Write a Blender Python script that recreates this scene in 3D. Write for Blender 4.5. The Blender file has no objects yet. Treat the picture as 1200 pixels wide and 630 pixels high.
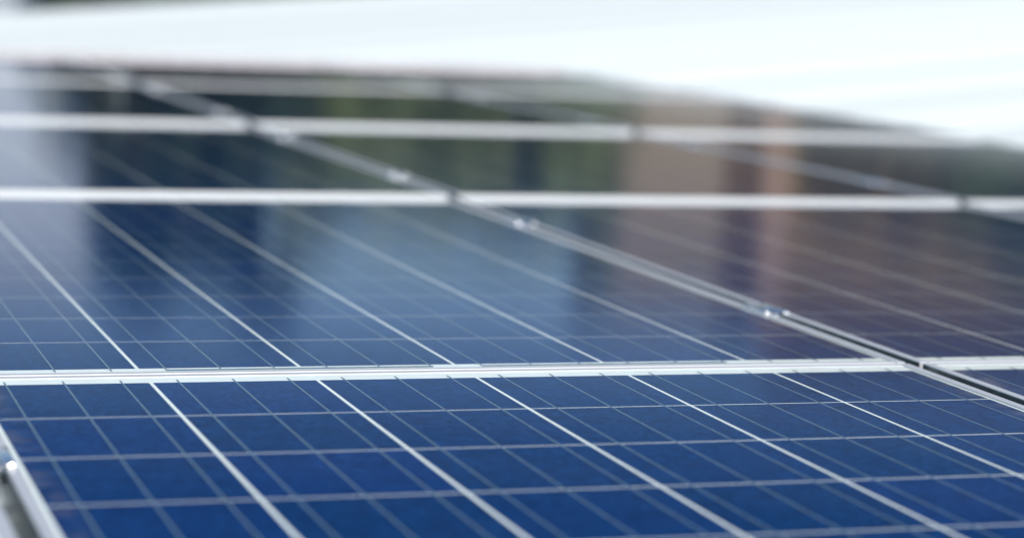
import bpy, bmesh, math, random
from mathutils import Vector, Matrix
random.seed(7)
S = bpy.context.scene
C = S.collection

# ------------------------------------------------------------------ camera
cam_d = bpy.data.cameras.new('Camera')
cam = bpy.data.objects.new('Camera', cam_d); C.objects.link(cam)
CAM = Vector((-0.2172, -2.1196, 0.3981))
RIGHT = Vector((0.946580, -0.319463, 0.043916))
FWD = Vector((0.322468, 0.937771, -0.128841))
UP = RIGHT.cross(FWD)
m = Matrix.Identity(4)
for i in range(3):
    m[i][0] = RIGHT[i]; m[i][1] = UP[i]; m[i][2] = -FWD[i]; m[i][3] = CAM[i]
cam.matrix_world = m
cam_d.sensor_fit = 'HORIZONTAL'; cam_d.sensor_width = 36.0
cam_d.lens = 81.295
cam_d.clip_start = 0.05; cam_d.clip_end = 6000.0
cam_d.dof.use_dof = True
cam_d.dof.focus_distance = 2.22
cam_d.dof.aperture_fstop = 3.0
S.camera = cam

# ------------------------------------------------------------------ sky and sun
SUN_AZ, SUN_EL = math.radians(168.0), math.radians(48.0)      # azimuth measured from +Y towards +X
w = bpy.data.worlds.new('World'); S.world = w; w.use_nodes = True
nt = w.node_tree
bg = nt.nodes['Background']
sky = nt.nodes.new('ShaderNodeTexSky'); sky.sky_type = 'NISHITA'
sky.sun_disc = False; sky.sun_elevation = SUN_EL; sky.sun_rotation = SUN_AZ
sky.air_density = 1.0; sky.dust_density = 0.4; sky.ozone_density = 2.2
nt.links.new(sky.outputs[0], bg.inputs[0]); bg.inputs[1].default_value = 0.10
sun_d = bpy.data.lights.new('Sun', 'SUN'); sun_d.energy = 4.7; sun_d.angle = math.radians(0.53)
sun_d.color = (1.0, 0.945, 0.87)
sun = bpy.data.objects.new('Sun', sun_d); C.objects.link(sun)
to_sun = Vector((math.sin(SUN_AZ) * math.cos(SUN_EL), math.cos(SUN_AZ) * math.cos(SUN_EL), math.sin(SUN_EL)))
sun.rotation_euler = to_sun.to_track_quat('Z', 'Y').to_euler()
sun.location = (5, 5, 20)
S.view_settings.view_transform = 'Standard'; S.view_settings.look = 'None'
S.view_settings.exposure = 0.0; S.view_settings.gamma = 1.0; S.view_settings.use_curve_mapping = False
S.render.engine = 'CYCLES'
S.cycles.max_bounces = 8; S.cycles.transparent_max_bounces = 8
S.cycles.sample_clamp_indirect = 6.0
S.cycles.use_denoising = True

# ------------------------------------------------------------------ materials
def new_mat(name):
    mt = bpy.data.materials.new(name); mt.use_nodes = True
    n = mt.node_tree.nodes; return mt, n, mt.node_tree.links, n['Principled BSDF']
def N(n, kind, **kw):
    x = n.new(kind)
    for k, v in kw.items(): setattr(x, k, v)
    return x
def ramp(n, stops):
    r = n.new('ShaderNodeValToRGB'); e = r.color_ramp.elements
    while len(e) < len(stops): e.new(0.5)
    for q, (p, c) in zip(e, stops): q.position = p; q.color = (*c, 1)
    return r
def math_n(n, l, op, a, b=None):
    x = n.new('ShaderNodeMath'); x.operation = op
    for k, v in enumerate((a, b)):
        if v is None: continue
        if hasattr(v, 'default_value') or hasattr(v, 'is_output'): l.new(v, x.inputs[k])
        else: x.inputs[k].default_value = v
    return x.outputs[0]

# polycrystalline silicon: small crystals of slightly different blue, each cell a little different
def mat_cell():
    mt, n, l, b = new_mat('polycrystalline_silicon')
    tc = N(n, 'ShaderNodeTexCoord'); oi = N(n, 'ShaderNodeObjectInfo')
    add = N(n, 'ShaderNodeVectorMath', operation='ADD')
    sc = N(n, 'ShaderNodeVectorMath', operation='SCALE'); sc.inputs[3].default_value = 9.0
    comb = N(n, 'ShaderNodeCombineXYZ'); l.new(oi.outputs['Random'], comb.inputs[0]); l.new(oi.outputs['Random'], comb.inputs[1])
    l.new(comb.outputs[0], sc.inputs[0])
    l.new(tc.outputs['Object'], add.inputs[0]); l.new(sc.outputs[0], add.inputs[1])
    v = N(n, 'ShaderNodeTexVoronoi', feature='F1'); v.inputs['Scale'].default_value = 170
    l.new(add.outputs[0], v.inputs['Vector'])
    v2 = N(n, 'ShaderNodeTexVoronoi', feature='F1'); v2.inputs['Scale'].default_value = 45
    l.new(add.outputs[0], v2.inputs['Vector'])
    sep = N(n, 'ShaderNodeSeparateColor'); l.new(v.outputs['Color'], sep.inputs[0])
    sep2 = N(n, 'ShaderNodeSeparateColor'); l.new(v2.outputs['Color'], sep2.inputs[0])
    mx = math_n(n, l, 'ADD', math_n(n, l, 'MULTIPLY', sep.outputs[0], .8), math_n(n, l, 'MULTIPLY', sep2.outputs[1], .2))
    r = ramp(n, [(0.1, (.0012, .020, .094)), (.5, (.0018, .027, .124)), (.9, (.0036, .038, .160))])
    l.new(mx, r.inputs[0])
    hs = N(n, 'ShaderNodeHueSaturation')
    l.new(math_n(n, l, 'ADD', math_n(n, l, 'MULTIPLY', oi.outputs['Random'], .006), .495), hs.inputs['Hue'])
    l.new(math_n(n, l, 'ADD', math_n(n, l, 'MULTIPLY', oi.outputs['Random'], .14), .92), hs.inputs['Value'])
    l.new(r.outputs[0], hs.inputs['Color'])
    l.new(hs.outputs[0], b.inputs['Base Color'])
    b.inputs['Roughness'].default_value = .5; b.inputs['Specular IOR Level'].default_value = 0.0
    return mt
# front glass: anti-reflective, mirror-like only at grazing angles, very slightly rolled surface, thin dust
def mat_glass():
    mt, n, l, b = new_mat('solar_glass')
    n.remove(b); out = n['Material Output']
    lw = N(n, 'ShaderNodeLayerWeight'); lw.inputs['Blend'].default_value = .5
    cv = N(n, 'ShaderNodeFloatCurve'); q = cv.mapping.curves[0]
    pts = [(0, .012), (.5, .02), (.70, .02), (.768, .032), (.80, .085), (.83, .215), (.861, .41), (.899, .60), (.912, .73), (.925, .80), (.949, .90), (1, 1)]
    while len(q.points) < len(pts): q.points.new(.5, .5)
    for a, (px, py) in zip(q.points, pts): a.location = (px, py); a.handle_type = 'VECTOR'
    cv.mapping.update(); l.new(lw.outputs['Facing'], cv.inputs['Value'])
    fac = cv.outputs[0]
    tr = N(n, 'ShaderNodeBsdfTransparent'); tr.inputs[0].default_value = (.94, .985, .98, 1)
    gl = N(n, 'ShaderNodeBsdfGlossy'); gl.inputs['Roughness'].default_value = .06
    gl.inputs['Color'].default_value = (.94, .97, 1.0, 1)
    tc = N(n, 'ShaderNodeTexCoord')
    no = N(n, 'ShaderNodeTexNoise'); no.inputs['Scale'].default_value = 260; no.inputs['Detail'].default_value = 2
    l.new(tc.outputs['Object'], no.inputs['Vector'])
    bu = N(n, 'ShaderNodeBump'); bu.inputs['Strength'].default_value = .16; bu.inputs['Distance'].default_value = .0005
    l.new(no.outputs[0], bu.inputs['Height']); l.new(bu.outputs[0], gl.inputs['Normal'])
    m1 = N(n, 'ShaderNodeMixShader')
    l.new(fac, m1.inputs[0]); l.new(tr.outputs[0], m1.inputs[1]); l.new(gl.outputs[0], m1.inputs[2])
    df = N(n, 'ShaderNodeBsdfDiffuse'); df.inputs[0].default_value = (.62, .58, .52, 1)
    d1 = N(n, 'ShaderNodeTexNoise'); d1.inputs['Scale'].default_value = 9; d1.inputs['Detail'].default_value = 6
    d2 = N(n, 'ShaderNodeTexNoise'); d2.inputs['Scale'].default_value = 420; d2.inputs['Detail'].default_value = 1
    l.new(tc.outputs['Object'], d1.inputs['Vector']); l.new(tc.outputs['Object'], d2.inputs['Vector'])
    r = ramp(n, [(.35, (0, 0, 0)), (.75, (1, 1, 1))]); l.new(d1.outputs[0], r.inputs[0])
    r2 = ramp(n, [(.45, (.2, .2, .2)), (.72, (1, 1, 1))]); l.new(d2.outputs[0], r2.inputs[0])
    dd = math_n(n, l, 'MULTIPLY', math_n(n, l, 'MULTIPLY', r.outputs[0], r2.outputs[0]), .016)
    sp = N(n, 'ShaderNodeSeparateXYZ'); l.new(tc.outputs['Object'], sp.inputs[0])
    def near(sock, at):
        dist = math_n(n, l, 'ABSOLUTE', math_n(n, l, 'SUBTRACT', sock, at))
        mr = N(n, 'ShaderNodeMapRange'); mr.inputs[1].default_value = .010; mr.inputs[2].default_value = .040
        mr.inputs[3].default_value = 1; mr.inputs[4].default_value = 0; l.new(dist, mr.inputs[0]); return mr.outputs[0]
    ed = math_n(n, l, 'MAXIMUM', math_n(n, l, 'MAXIMUM', near(sp.outputs[0], 0.0), near(sp.outputs[0], .985)),
                math_n(n, l, 'MAXIMUM', near(sp.outputs[1], 0.0), near(sp.outputs[1], 1.6475)))
    d3 = N(n, 'ShaderNodeTexNoise'); d3.inputs['Scale'].default_value = 28; d3.inputs['Detail'].default_value = 5
    l.new(tc.outputs['Object'], d3.inputs['Vector'])
    r3 = ramp(n, [(.42, (0, 0, 0)), (.72, (1, 1, 1))]); l.new(d3.outputs[0], r3.inputs[0])
    dd = math_n(n, l, 'ADD', dd, math_n(n, l, 'MULTIPLY', math_n(n, l, 'MULTIPLY', ed, r3.outputs[0]), .16))
    m2 = N(n, 'ShaderNodeMixShader'); l.new(dd, m2.inputs[0]); l.new(m1.outputs[0], m2.inputs[1]); l.new(df.outputs[0], m2.inputs[2])
    l.new(m2.outputs[0], out.inputs['Surface'])
    return mt
def simple(name, col, rough=.5, metal=0.0, spec=.5, var=.12, scale=30, bump=0.0, coord='Object', streak=None):
    mt, n, l, b = new_mat(name)
    tc = N(n, 'ShaderNodeTexCoord'); no = N(n, 'ShaderNodeTexNoise')
    no.inputs['Scale'].default_value = scale; no.inputs['Detail'].default_value = 5
    if streak:
        mp = N(n, 'ShaderNodeMapping'); mp.inputs['Scale'].default_value = streak
        l.new(tc.outputs[coord], mp.inputs['Vector']); l.new(mp.outputs[0], no.inputs['Vector'])
    else: l.new(tc.outputs[coord], no.inputs['Vector'])
    lo = tuple(c * (1 - var) for c in col); hi = tuple(min(1, c * (1 + var)) for c in col)
    r = ramp(n, [(.3, lo), (.7, hi)]); l.new(no.outputs[0], r.inputs[0])
    l.new(r.outputs[0], b.inputs['Base Color'])
    rr = N(n, 'ShaderNodeMapRange'); rr.inputs[3].default_value = max(.05, rough - .07); rr.inputs[4].default_value = rough + .07
    l.new(no.outputs[0], rr.inputs[0]); l.new(rr.outputs[0], b.inputs['Roughness'])
    b.inputs['Metallic'].default_value = metal; b.inputs['Specular IOR Level'].default_value = spec
    if bump:
        bu = N(n, 'ShaderNodeBump'); bu.inputs['Strength'].default_value = bump; bu.inputs['Distance'].default_value = .02
        l.new(no.outputs[0], bu.inputs['Height']); l.new(bu.outputs[0], b.inputs['Normal'])
    return mt
M = {}
M['cell'] = mat_cell()
M['glass'] = mat_glass()
M['sheet'] = simple('white_backsheet', (.76, .79, .79), .7, spec=0.0, var=.03, scale=60)
M['ribbon'] = simple('tinned_ribbon', (.135, .20, .26), .5, metal=0.0, spec=.05, var=.3, scale=90)
M['alu'] = simple('anodised_aluminium', (.80, .81, .82), .42, metal=.6, var=.06, scale=40, streak=(30, .6, 1))
M['galv'] = simple('dull_galvanised_steel', (.50, .46, .48), .6, metal=.1, var=.2, scale=25)
M['alu_side'] = simple('shade_tinted_aluminium_side', (.50, .56, .58), .35, metal=1.0, var=.2, scale=40)  # same frame metal, with the shade of the seams put into a darker colour
M['clamp'] = simple('mill_aluminium', (.85, .86, .87), .17, metal=1.0, var=.05, scale=60)
M['steel'] = simple('stainless_steel', (.70, .70, .70), .2, metal=1.0, var=.05, scale=80)
M['junction'] = simple('black_plastic', (.02, .02, .02), .5)
def roof_mat():
    mt = simple('white_painted_metal', (.585, .64, .66), .6, spec=.10, var=.09, scale=1.0, streak=(.12, 2.5, 1))
    n, l = mt.node_tree.nodes, mt.node_tree.links; b = n['Principled BSDF']
    src = b.inputs['Base Color'].links[0].from_socket
    oi = N(n, 'ShaderNodeObjectInfo'); hs = N(n, 'ShaderNodeHueSaturation')
    l.new(math_n(n, l, 'ADD', math_n(n, l, 'MULTIPLY', oi.outputs['Random'], .20), .90), hs.inputs['Value'])
    l.new(src, hs.inputs['Color']); l.new(hs.outputs[0], b.inputs['Base Color'])
    return mt
M['roof'] = roof_mat()
M['ground'] = simple('grass_ground', (.10, .12, .05), .9, var=.4, scale=.6, spec=.1)
M['bark'] = simple('bark', (.09, .07, .05), .9, var=.4, scale=12, spec=.1)
M['plaster'] = simple('pale_plaster', (.42, .47, .55), .8, var=.05, scale=.8, spec=.2)
M['beige'] = simple('beige_render', (.285, .225, .165), .8, var=.08, scale=.8, spec=.2)
M['brick'] = simple('brown_brick', (.27, .185, .08), .85, var=.25, scale=3, spec=.2)
M['redpaint'] = simple('terracotta_render', (.37, .245, .17), .8, var=.08, scale=2, spec=.2)
M['tile'] = simple('roof_tile', (.13, .085, .05), .8, var=.3, scale=4, spec=.2)
M['window'] = simple('window_glass', (.02, .025, .03), .08, spec=.8, var=.1)
M['frame_dark'] = simple('brown_frame_paint', (.10, .08, .06), .5, var=.05)
M['frame_white'] = simple('window_frame_paint', (.7, .7, .68), .5, var=.05)
def leaf_mat(name, col):
    mt, n, l, b = new_mat(name)
    g = N(n, 'ShaderNodeNewGeometry')
    r = ramp(n, [(0, tuple(c * .6 for c in col)), (1, tuple(c * 1.5 for c in col))])
    l.new(g.outputs['Random Per Island'], r.inputs[0]); l.new(r.outputs[0], b.inputs['Base Color'])
    b.inputs['Roughness'].default_value = .6; b.inputs['Specular IOR Level'].default_value = .25
    return mt
M['leaf_dark'] = leaf_mat('leaf_dark', (.022, .045, .026))
M['leaf_mid'] = leaf_mat('leaf_mid', (.09, .115, .035))
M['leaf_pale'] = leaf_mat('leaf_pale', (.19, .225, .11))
M['leaf_olive'] = leaf_mat('leaf_olive', (.055, .085, .022))
M['leaf_brown'] = leaf_mat('leaf_brown', (.115, .10, .045))

# ------------------------------------------------------------------ mesh helpers
def link(name, me, mat, parent=None, loc=(0, 0, 0)):
    if mat and not me.materials: me.materials.append(M[mat])
    o = bpy.data.objects.new(name, me); C.objects.link(o); o.location = loc
    if parent: o.parent = parent
    return o
def box_bm(bm, x0, x1, y0, y1, z0, z1):
    r = bmesh.ops.create_cube(bm, size=1)
    for v in r['verts']:
        v.co = Vector((x0 + (v.co.x + .5) * (x1 - x0), y0 + (v.co.y + .5) * (y1 - y0), z0 + (v.co.z + .5) * (z1 - z0)))
    return r['verts']
def to_mesh(bm, name, smooth=False):
    me = bpy.data.meshes.new(name); bm.normal_update(); bm.to_mesh(me); bm.free()
    if smooth:
        for p in me.polygons: p.use_smooth = True
    return me
def box_me(name, x0, x1, y0, y1, z0, z1, bevel=0.0, seg=2):
    bm = bmesh.new(); box_bm(bm, x0, x1, y0, y1, z0, z1)
    if bevel: bmesh.ops.bevel(bm, geom=bm.edges[:], offset=bevel, segments=seg, profile=.5, affect='EDGES')
    return to_mesh(bm, name)
def empty(name, loc=(0, 0, 0), label=None, cat=None, group=None):
    o = bpy.data.objects.new(name, None); o.empty_display_size = .05; C.objects.link(o); o.location = loc
    tag(o, label, cat, group); return o
def tag(o, label=None, cat=None, group=None, kind=None):
    if label: o['label'] = label
    if cat: o['category'] = cat
    if group: o['group'] = group
    if kind: o['kind'] = kind
    return o

# ------------------------------------------------------------------ the setting: ground and the white ribbed roof under the array
bm = bmesh.new(); box = bmesh.ops.create_grid(bm, x_segments=2, y_segments=2, size=2500)
g = link('ground', to_mesh(bm, 'ground'), 'ground', loc=(0, 0, -5.0)); tag(g, kind='structure')

RIB_AZ = math.radians(80.0); RISE = math.tan(math.radians(4.85)); ROOF_Z = -0.47
def roof_z(u, v):
    return ROOF_Z + RISE * (u * math.sin(RIB_AZ) + v * math.cos(RIB_AZ))
roof = bpy.data.objects.new('roof', None); C.objects.link(roof)
roof.location = (0, 0, ROOF_Z)
# local x runs up the slope along the ribs, local y across them (level)
roof.rotation_euler = Matrix(((math.sin(RIB_AZ), -math.cos(RIB_AZ), 0), (math.cos(RIB_AZ), math.sin(RIB_AZ), 0), (0, 0, 1))).to_euler()
roof.rotation_euler = (Matrix.Rotation(math.pi / 2 - RIB_AZ, 3, 'Z') @ Matrix.Rotation(-math.atan(RISE), 3, 'Y')).to_euler()
tag(roof, kind='structure')
S0, S1, T0, T1 = -14.0, 34.0, -5.0, 13.6
def sheet_me(width):
    # trapezoidal profile: four ribs a metre, a bigger overlapped rib at the lap
    prof = [(0.0, 0.0)]
    for k in range(4):
        c0 = (k + .5) * width / 4; hh = .045
        prof += [(c0 - .045, 0), (c0 - .022, hh), (c0 + .022, hh), (c0 + .045, 0)]
    prof += [(width - .05, 0), (width - .042, .065), (width - .006, .067), (width + .012, .002)]
    bm = bmesh.new(); rows = []
    xs = [S0 + (S1 - S0) * k / 6 for k in range(7)]
    for x in xs: rows.append([bm.verts.new((x, y, z)) for y, z in prof])
    for a, b in zip(rows, rows[1:]):
        for i in range(len(prof) - 1): bm.faces.new((a[i], b[i], b[i + 1], a[i + 1]))
    ex = bmesh.ops.extrude_face_region(bm, geom=bm.faces[:])
    for v in [q for q in ex['geom'] if isinstance(q, bmesh.types.BMVert)]: v.co.z += .0015
    bmesh.ops.recalc_face_normals(bm, faces=bm.faces[:])
    return to_mesh(bm, 'sheet')
sm = sheet_me(1.0)
k = 0; t = T1 - 1.0
while t > T0:
    o = link('sheet', sm, 'roof', roof, (0, t, (k % 2) * .0)); t -= 1.0; k += 1

# ------------------------------------------------------------------ solar panels
CW, CL = .156, .1548            # cell
PU, PV = .160, .1581            # pitch across, along
LIPU, LIPV = .0105, .010
GAPU, GAPV = .0168, .0067
W, L = 6 * PU + .0418, 10 * PV + .0732
PWID, PLEN = W - GAPU, L - GAPV
# panel local frame: origin at the near-left corner of its frame, x across, y away
CU0 = (PWID - (6 * PU - (PU - CW))) / 2       # left edge of first cell
CV0 = (PLEN - (10 * PV - (PV - CL))) / 2
TOP, BOT = .0014, -.0386
me_cell = box_me('cell', -CW / 2, CW / 2, -CL / 2, CL / 2, -.00028, 0)
me_bus = box_me('busbar', -.00078, .00078, -(10 * PV - .0025) / 2 - .013, (10 * PV - .0025) / 2 + .013, .00002, .00022)
me_back = box_me('backsheet', .002, PWID - .002, .002, PLEN - .002, -.0045, -.0003)
def glass_me():
    bm = bmesh.new()
    x0, x1, y0, y1, z0, z1, c = LIPU - .004, PWID - LIPU + .004, LIPV - .004, PLEN - LIPV + .004, -.0002, .0008, .0004
    lo = [bm.verts.new(q) for q in ((x0, y0, z0), (x1, y0, z0), (x1, y1, z0), (x0, y1, z0))]
    hi = [bm.verts.new(q) for q in ((x0 + c, y0 + c, z1), (x1 - c, y0 + c, z1), (x1 - c, y1 - c, z1), (x0 + c, y1 - c, z1))]
    bm.faces.new(hi)
    for i in range(4): bm.faces.new((lo[i], lo[(i + 1) % 4], hi[(i + 1) % 4], hi[i]))
    return to_mesh(bm, 'glass')
me_glass = glass_me()
me_rail_l = box_me('long_rail', 0, LIPU, 0, PLEN, BOT, TOP, .0009, 3)
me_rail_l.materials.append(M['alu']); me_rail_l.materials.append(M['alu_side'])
for pf in me_rail_l.polygons: pf.material_index = 1 if abs(pf.normal.x) > .9 else 0  # side walls take the copy coloured darker for seam shade
me_rail_s = box_me('short_rail', LIPU + .0004, PWID - LIPU - .0004, 0, LIPV, BOT, TOP - .0001, .0009, 3)
me_inter = box_me('string_connector', -(PU * 5 / 3) / 2 - .001, (PU * 5 / 3) / 2 + .001, -.0025, .0025, .00024, .00044)
me_inter1 = box_me('string_connector', -(PU * 2 / 3) / 2 - .001, (PU * 2 / 3) / 2 + .001, -.0025, .0025, .00024, .00044)
me_box = box_me('junction_box', -.06, .06, -.05, .05, -.026, -.0046, .004, 2)

ZN = [0.0, 0.0, .002, .001, -.001]               # height of each row at its near end (rows were not set perfectly level)
ZF = [0.0, -.004, -.006, -.004, -.009]           # and at its far end
ROWW = ['nearest row', 'second row back', 'third row back', 'fourth row back', 'farthest row']
COLW = {-1: 'column at the left edge', 0: 'left main column', 1: 'middle column', 2: 'right column by the white roof'}
SPECIAL = {(0, 0): 'large sharp blue solar panel filling the foreground, six cells wide',
           (1, 0): 'solar panel cut off by the right edge in the nearest row',
           (-1, 0): 'solar panel barely showing in the bottom left corner',
           (0, 1): 'blue solar panel directly behind the large foreground one'}
def make_panel(c, r):
    lab = SPECIAL.get((c, r), 'blurred solar panel in the %s, %s' % (ROWW[r], COLW[c]))
    x = -.021 + c * W + GAPU / 2
    y = .0366 + (r - 1) * L + GAPV / 2
    z0, z1 = ZN[r], ZF[r]
    a = math.atan2(z1 - z0, L)
    root = empty('solar_panel', (x, y, z0), lab, 'solar panel', 'solar panels of the array')
    root.rotation_euler = (a, 0, 0)
    bs = link('backsheet', me_back, 'sheet', root)
    link('junction_box', me_box, 'junction', bs, (PWID / 2, PLEN - .12, 0))
    for i in range(6):
        for j in range(10):
            link('cell', me_cell, 'cell', root, (CU0 + CW / 2 + i * PU, CV0 + CL / 2 + j * PV, 0))
        for b in range(3):
            link('busbar', me_bus, 'ribbon', root, (CU0 + CW / 2 + i * PU + (b - 1) * PU / 3, PLEN / 2, 0))
    for i in (1, 3): link('string_connector', me_inter, 'ribbon', root, (CU0 + i * PU + CW - .0 + .002, CV0 - .0125, 0))
    link('glass', me_glass, 'glass', root)
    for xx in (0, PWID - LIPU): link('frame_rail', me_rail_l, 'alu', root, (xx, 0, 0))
    for yy in (0, PLEN - LIPV): link('frame_rail', me_rail_s, 'alu', root, (0, yy, 0))
    return root
VIS = [(-1, 0)] + [(0, r) for r in range(5)] + [(1, r) for r in range(5)] + [(2, r) for r in range(1, 5)]
for c, r in VIS: make_panel(c, r)

for c in (0, 1, 2):
    y = .0366 + 4 * L - GAPV / 2 + .004
    e = empty('end_profile', (-.021 + c * W + .003, y, -.045), 'light metal strip closing the far edge of the %s' % COLW[c].replace(' by the white roof', ''), 'metal strip', 'strips along the far edge of the array')
    link('profile_web', box_me('profile_web', 0, W - .006, 0, .003, 0, .053, .0008, 2), 'galv', e)
    link('profile_flange', box_me('profile_flange', 0, W - .006, .0032, .040, .0, .003, .0008, 2), 'galv', e)
    for k in range(3):
        bm = bmesh.new(); bmesh.ops.create_cone(bm, cap_ends=True, segments=6, radius1=.006, radius2=.006, depth=.004)
        bmesh.ops.rotate(bm, verts=bm.verts, matrix=Matrix.Rotation(math.pi / 2, 3, 'X'))
        link('screw', to_mesh(bm, 'screw'), 'steel', e, (.15 + k * .34, -.002, .040))

# ------------------------------------------------------------------ clamps in the seams
def arr_z(v):
    q = (v - .0366) / L + 1
    r = max(0, min(4, int(math.floor(q)))); f = q - r
    return ZN[r] + (ZF[r] - ZN[r]) * f
def clamp_me(end=False):
    bm = bmesh.new(); ln = .066
    hw = GAPU / 2
    box_bm(bm, -hw - .0085, -hw + .0016, 0, ln, .0001, .0033)
    if not end: box_bm(bm, hw - .0016, hw + .0085, 0, ln, .0001, .0033)
    bmesh.ops.bevel(bm, geom=bm.edges[:], offset=.0016, segments=4, profile=.5, affect='EDGES')
    box_bm(bm, -hw + .0004, -hw + .0022, .010, ln - .0006, -.016, .0018)
    box_bm(bm, hw - .0022, hw - .0004, .010, ln - .0006, -.016, .0018 if not end else -.002)
    box_bm(bm, -hw + .0022, hw - .0022, .016, ln - .0006, -.0045, -.0025)
    return to_mesh(bm, 'clamp_body', True)
def bolt_me():
    bm = bmesh.new()
    bmesh.ops.create_cone(bm, cap_ends=True, segments=6, radius1=.0034, radius2=.0034, depth=.004, matrix=Matrix.Translation((0, 0, -.0004)))
    bmesh.ops.bevel(bm, geom=[e for e in bm.edges], offset=.0005, segments=2, affect='EDGES')
    bmesh.ops.create_cone(bm, cap_ends=True, segments=14, radius1=.0042, radius2=.0042, depth=.0008, matrix=Matrix.Translation((0, 0, -.0022)))
    return to_mesh(bm, 'bolt')
me_cl, me_bolt, me_ecl = clamp_me(), bolt_me(), clamp_me(True)
WHERE = {-1: 'seam at the bottom left corner', 0: 'seam left of the middle column', 1: 'seam right of the middle column', 2: 'outer edge by the white roof'}
rails = []
for r in range(5):
    for half, fr in enumerate((.205, .765)):
        v = .0366 + (r - 1 + fr) * L
        for s in (-1, 0, 1, 2):
            if s == -1 and not (r == 0 and half == 1): continue
            if s == 0 and r == 0 and half == 0: continue
            if s in (1, 2) and r == 0: continue
            u = -.021 + (s + 1) * W
            end = s == 2
            lab = '%s clamp of the %s in the %s' % (('nearer', 'farther')[half], ROWW[r].replace(' back', ''), WHERE[s])
            e = empty('panel_clamp', (u, v, arr_z(v) + TOP), lab, 'clamp', 'clamps holding the panels down')
            link('clamp_body', me_cl if not end else me_ecl, 'clamp', e)
            link('bolt', me_bolt, 'steel', e, (0, .036, 0))
        rails.append((v + .033, r, half))

# ------------------------------------------------------------------ mounting rails and their feet on the roof
for v, r, half in rails:
    u0, u1 = (-.9, 3.03) if r else (-.9, 2.0)
    z = arr_z(v) + BOT - .0015
    e = empty('mounting_rail', (u0, v, z), 'aluminium rail carrying the panels of the %s under their %s ends' % (ROWW[r], ('near', 'far')[half]), 'rail', 'rails under the panels')
    link('rail', box_me('rail', 0, u1 - u0, -.02, .02, -.04, 0, .001, 1), 'alu', e)
    n = 4
    for k in range(n):
        uu = u0 + .2 + (u1 - u0 - .4) * k / (n - 1)
        zb = roof_z(uu, v) + .0
        link('foot', box_me('foot', -.018, .018, -.025, .025, zb - z, -.0405, .001, 1), 'alu', e, (uu - u0, 0, 0))

# ------------------------------------------------------------------ what stands beyond the roof and is mirrored in the glass
def polar(az, d): return (CAM.x + d * math.sin(math.radians(az)), CAM.y + d * math.cos(math.radians(az)))
GZ = -5.0
def tube(bm, pts, radii, seg=7):
    prev = None
    for i, (p, r) in enumerate(zip(pts, radii)):
        d = (pts[min(i + 1, len(pts) - 1)] - pts[max(i - 1, 0)]).normalized()
        a = d.orthogonal().normalized(); b = d.cross(a)
        ring = [bm.verts.new(p + (a * math.cos(q) + b * math.sin(q)) * r) for q in [2 * math.pi * k / seg for k in range(seg)]]
        if prev:
            for k in range(seg): bm.faces.new((prev[k], prev[(k + 1) % seg], ring[(k + 1) % seg], ring[k]))
        prev = ring
def tree(az, d, top_el, wid, leaf, label, nleaf=5200, base=.12, squash=1.0, seed=0):
    rnd = random.Random(seed)
    x, y = polar(az, d); ztop = CAM.z + d * math.tan(math.radians(top_el)); h = ztop - GZ
    root = empty('tree', (x, y, GZ), label, 'tree', 'trees beyond the roof')
    bm = bmesh.new(); tips = []
    tr = [Vector((rnd.uniform(-.1, .1) * q, rnd.uniform(-.1, .1) * q, h * .85 * q / 6)) for q in range(7)]
    tube(bm, tr, [h * .028 * (1 - q / 7.5) for q in range(7)])
    nl = 16
    for k in range(nl):
        f = base + (1 - base) * (k + .5) / nl
        prof = math.sin(math.pi * min(1, (f - base) / (1 - base) * .8 + .2)) ** .6
        rr = wid * prof * rnd.uniform(.72, 1.0)
        an = k * 2.4 + rnd.uniform(-.4, .4); z = h * f * .86
        p0 = Vector((0, 0, z)); p2 = p0 + Vector((math.cos(an) * rr * .75, math.sin(an) * rr * .75, h * .06))
        tube(bm, [p0, (p0 + p2) / 2 + Vector((0, 0, -.1)), p2], [h * .009, h * .006, h * .002], 5)
        for q in range(4):
            f2 = .25 + .25 * q
            c = p0.lerp(p2, f2 * 1.15) + Vector((rnd.gauss(0, .2), rnd.gauss(0, .2), rnd.gauss(.1, .25)))
            tips.append((c, wid * rnd.uniform(.2, .36)))
    tips.append((Vector((0, 0, h * .93)), wid * .3))
    link('trunk', to_mesh(bm, 'trunk', True), 'bark', root)
    vs, fs = [], []
    for i in range(nleaf):
        c, rad = tips[i % len(tips)]
        dv = Vector((rnd.gauss(0, 1), rnd.gauss(0, 1), rnd.gauss(0, 1))).normalized() * rad * rnd.random() ** .4
        p = c + dv
        if p.z > h: p.z = h - rnd.random() * .3
        s = rnd.uniform(.14, .28) * (wid / 2.2) ** .5
        n = (dv.normalized() + Vector((rnd.gauss(0, .6), rnd.gauss(0, .6), rnd.gauss(.3, .5)))).normalized()
        a = n.orthogonal().normalized(); b = n.cross(a); ang = rnd.random() * 6.28
        a, b = a * math.cos(ang) + b * math.sin(ang), b * math.cos(ang) - a * math.sin(ang)
        q = len(vs); vs += [p - a * s, p - b * s * .5, p + a * s, p + b * s * .5]; fs.append((q, q + 1, q + 2, q + 3))
    me = bpy.data.meshes.new('crown'); me.from_pydata(vs, [], fs); me.update()
    link('crown', me, leaf, root)
    return root
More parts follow.
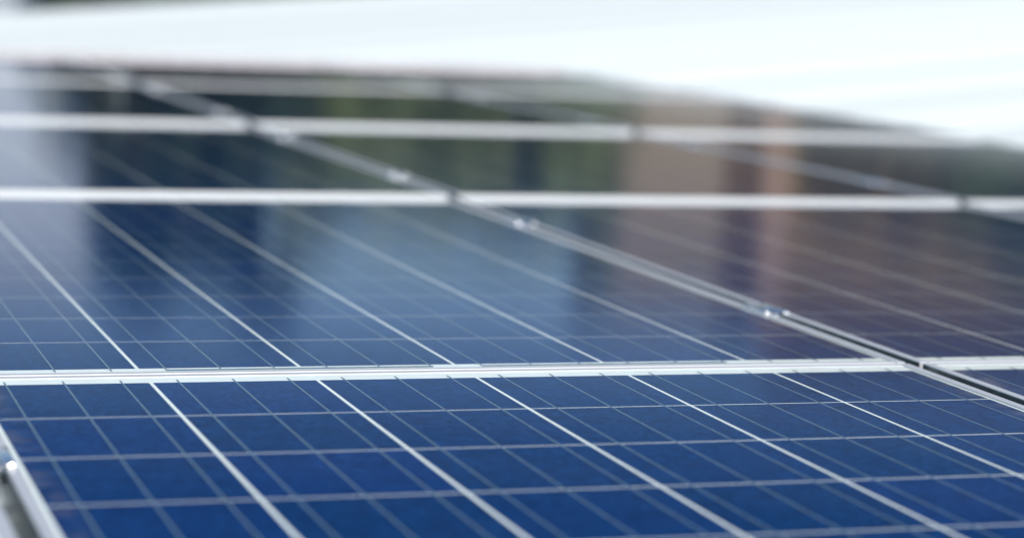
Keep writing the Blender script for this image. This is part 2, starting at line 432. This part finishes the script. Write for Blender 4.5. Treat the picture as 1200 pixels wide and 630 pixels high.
def building(az0, az1, d, top_el, wall, name, label, depth=6.0, roof_rise=0.0, rows=2, cols=3, skew=0.0, pillars=0, win=(.9, 1.3)):
    x0, y0 = polar(az0, d); x1, y1 = polar(az1, d + skew)
    ln = math.hypot(x1 - x0, y1 - y0); an = math.atan2(y1 - y0, x1 - x0)
    ztop = CAM.z + d * math.tan(math.radians(top_el)); h = ztop - GZ
    root = empty(name, (x0, y0, GZ), label, 'building'); root.rotation_euler = (0, 0, an)
    wz = h - roof_rise
    link('wall', box_me('wall', 0, ln, 0, depth, 0, wz, .02, 1), wall, root)
    if roof_rise:
        bm = bmesh.new(); o = .4
        vs = [bm.verts.new(q) for q in ((-o, -o, wz - .05), (ln + o, -o, wz - .05), (ln + o, depth + o, wz - .05), (-o, depth + o, wz - .05), (-o, depth / 2, h), (ln + o, depth / 2, h))]
        for f in ((0, 1, 5, 4), (2, 3, 4, 5), (0, 4, 3), (1, 2, 5), (3, 2, 1, 0)): bm.faces.new([vs[i] for i in f])
        link('roof', to_mesh(bm, 'roof'), 'tile', root)
    else:
        link('coping', box_me('coping', -.12, ln + .12, -.12, depth + .12, wz + .003, wz + .16, .02, 1), wall, root)
    for i in range(cols):
        for j in range(rows):
            cx = ln * (i + .5) / cols; cz = wz - 1.5 - j * 2.8
            if cz < 1: continue
            wo = link('window', box_me('window', -win[0] / 2, win[0] / 2, -.03, .06, -win[1] / 2, win[1] / 2), 'window', root, (cx, 0, cz))
            for sx in (-1, 1): link('frame', box_me('frame', -.04, .04, -.06, .02, -win[1] / 2 - .04, win[1] / 2 + .04), 'frame_dark', wo, (sx * win[0] / 2, 0, 0))
            link('sill', box_me('sill', -win[0] / 2 - .12, win[0] / 2 + .12, -.14, .01, -.07, 0), 'frame_dark', wo, (0, 0, -win[1] / 2 - .05))
    for i in range(pillars):
        cx = ln * (i + .5) / pillars
        link('pillar', box_me('pillar', -.28, .28, -.35, -.003, 0, wz - .2, .02, 1), 'redpaint', root, (cx, 0, 0))
    return root
building(-1.0, 8.5, 23, 6.1, 'plaster', 'pale_building', 'pale blue grey plastered building mirrored at the left edge', rows=0)
tree(9.9, 26, 7.5, 1.15, 'leaf_dark', 'dark evergreen tree mirrored beside the pale building', 9000, seed=1)
tree(12.3, 27, 7.4, 1.25, 'leaf_dark', 'second dark evergreen tree mirrored left of centre', 9000, seed=2)
tree(11.2, 30, 7.1, 1.5, 'leaf_dark', 'dark tree mirrored between the two evergreen trees', 11000, seed=4)
tree(9.3, 28, 5.2, 1.5, 'leaf_dark', 'shorter dark shrubby tree mirrored behind the pale building', 9000, seed=3)
for i, (az, el, wd) in enumerate([(11.6, 4.0, 1.7), (14.6, 3.4, 1.9), (17.4, 3.6, 1.9), (20.2, 3.3, 1.7)]):
    tree(az, 32, el, wd, 'leaf_mid', 'low green tree mirrored in the far rows, %s of four from the left' % ('first', 'second', 'third', 'fourth')[i], 9000, seed=10 + i)
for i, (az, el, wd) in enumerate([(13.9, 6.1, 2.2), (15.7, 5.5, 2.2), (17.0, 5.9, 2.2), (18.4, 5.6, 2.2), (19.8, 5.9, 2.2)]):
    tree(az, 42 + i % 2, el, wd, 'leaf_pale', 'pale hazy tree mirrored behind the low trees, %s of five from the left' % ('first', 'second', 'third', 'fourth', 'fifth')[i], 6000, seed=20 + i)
building(20.6, 24.1, 38, 7.0, 'beige', 'beige_building', 'beige rendered building mirrored right of centre', rows=0)
building(24.08, 25.02, 38.1, 7.4, 'tile', 'brick_annex', 'narrow dark brick annex mirrored beside the beige building', rows=0)
building(25.0, 25.75, 38, 7.2, 'redpaint', 'terracotta_tower', 'slim terracotta tower mirrored between two brown walls', rows=0, depth=1.2)
building(25.72, 36.0, 40, 9.6, 'brick', 'brick_building', 'wide brown brick building mirrored at the right', rows=0, roof_rise=1.2)
tree(31.7, 30, 5.8, 1.7, 'leaf_olive', 'dark olive tree mirrored in front of the brick building', 8000, seed=30)
for i, (az, el, wd, lf) in enumerate([(26.9, 4.9, 1.2, 'leaf_brown'), (28.6, 5.3, 1.3, 'leaf_brown'), (30.2, 4.6, 1.2, 'leaf_olive')]):
    tree(az, 35, el, wd, lf, 'small brownish tree mirrored before the brick wall, %s of three' % ('leftmost', 'middle', 'rightmost')[i], 7000, seed=40 + i)
tree(20.75, 35, 7.4, 1.0, 'leaf_pale', 'slender pale tree mirrored across the left edge of the beige building', 3000, seed=60)
tree(8.6, 22.4, 5.6, .5, 'leaf_dark', 'slim dark shrub mirrored across the corner of the pale building', 1800, seed=61)
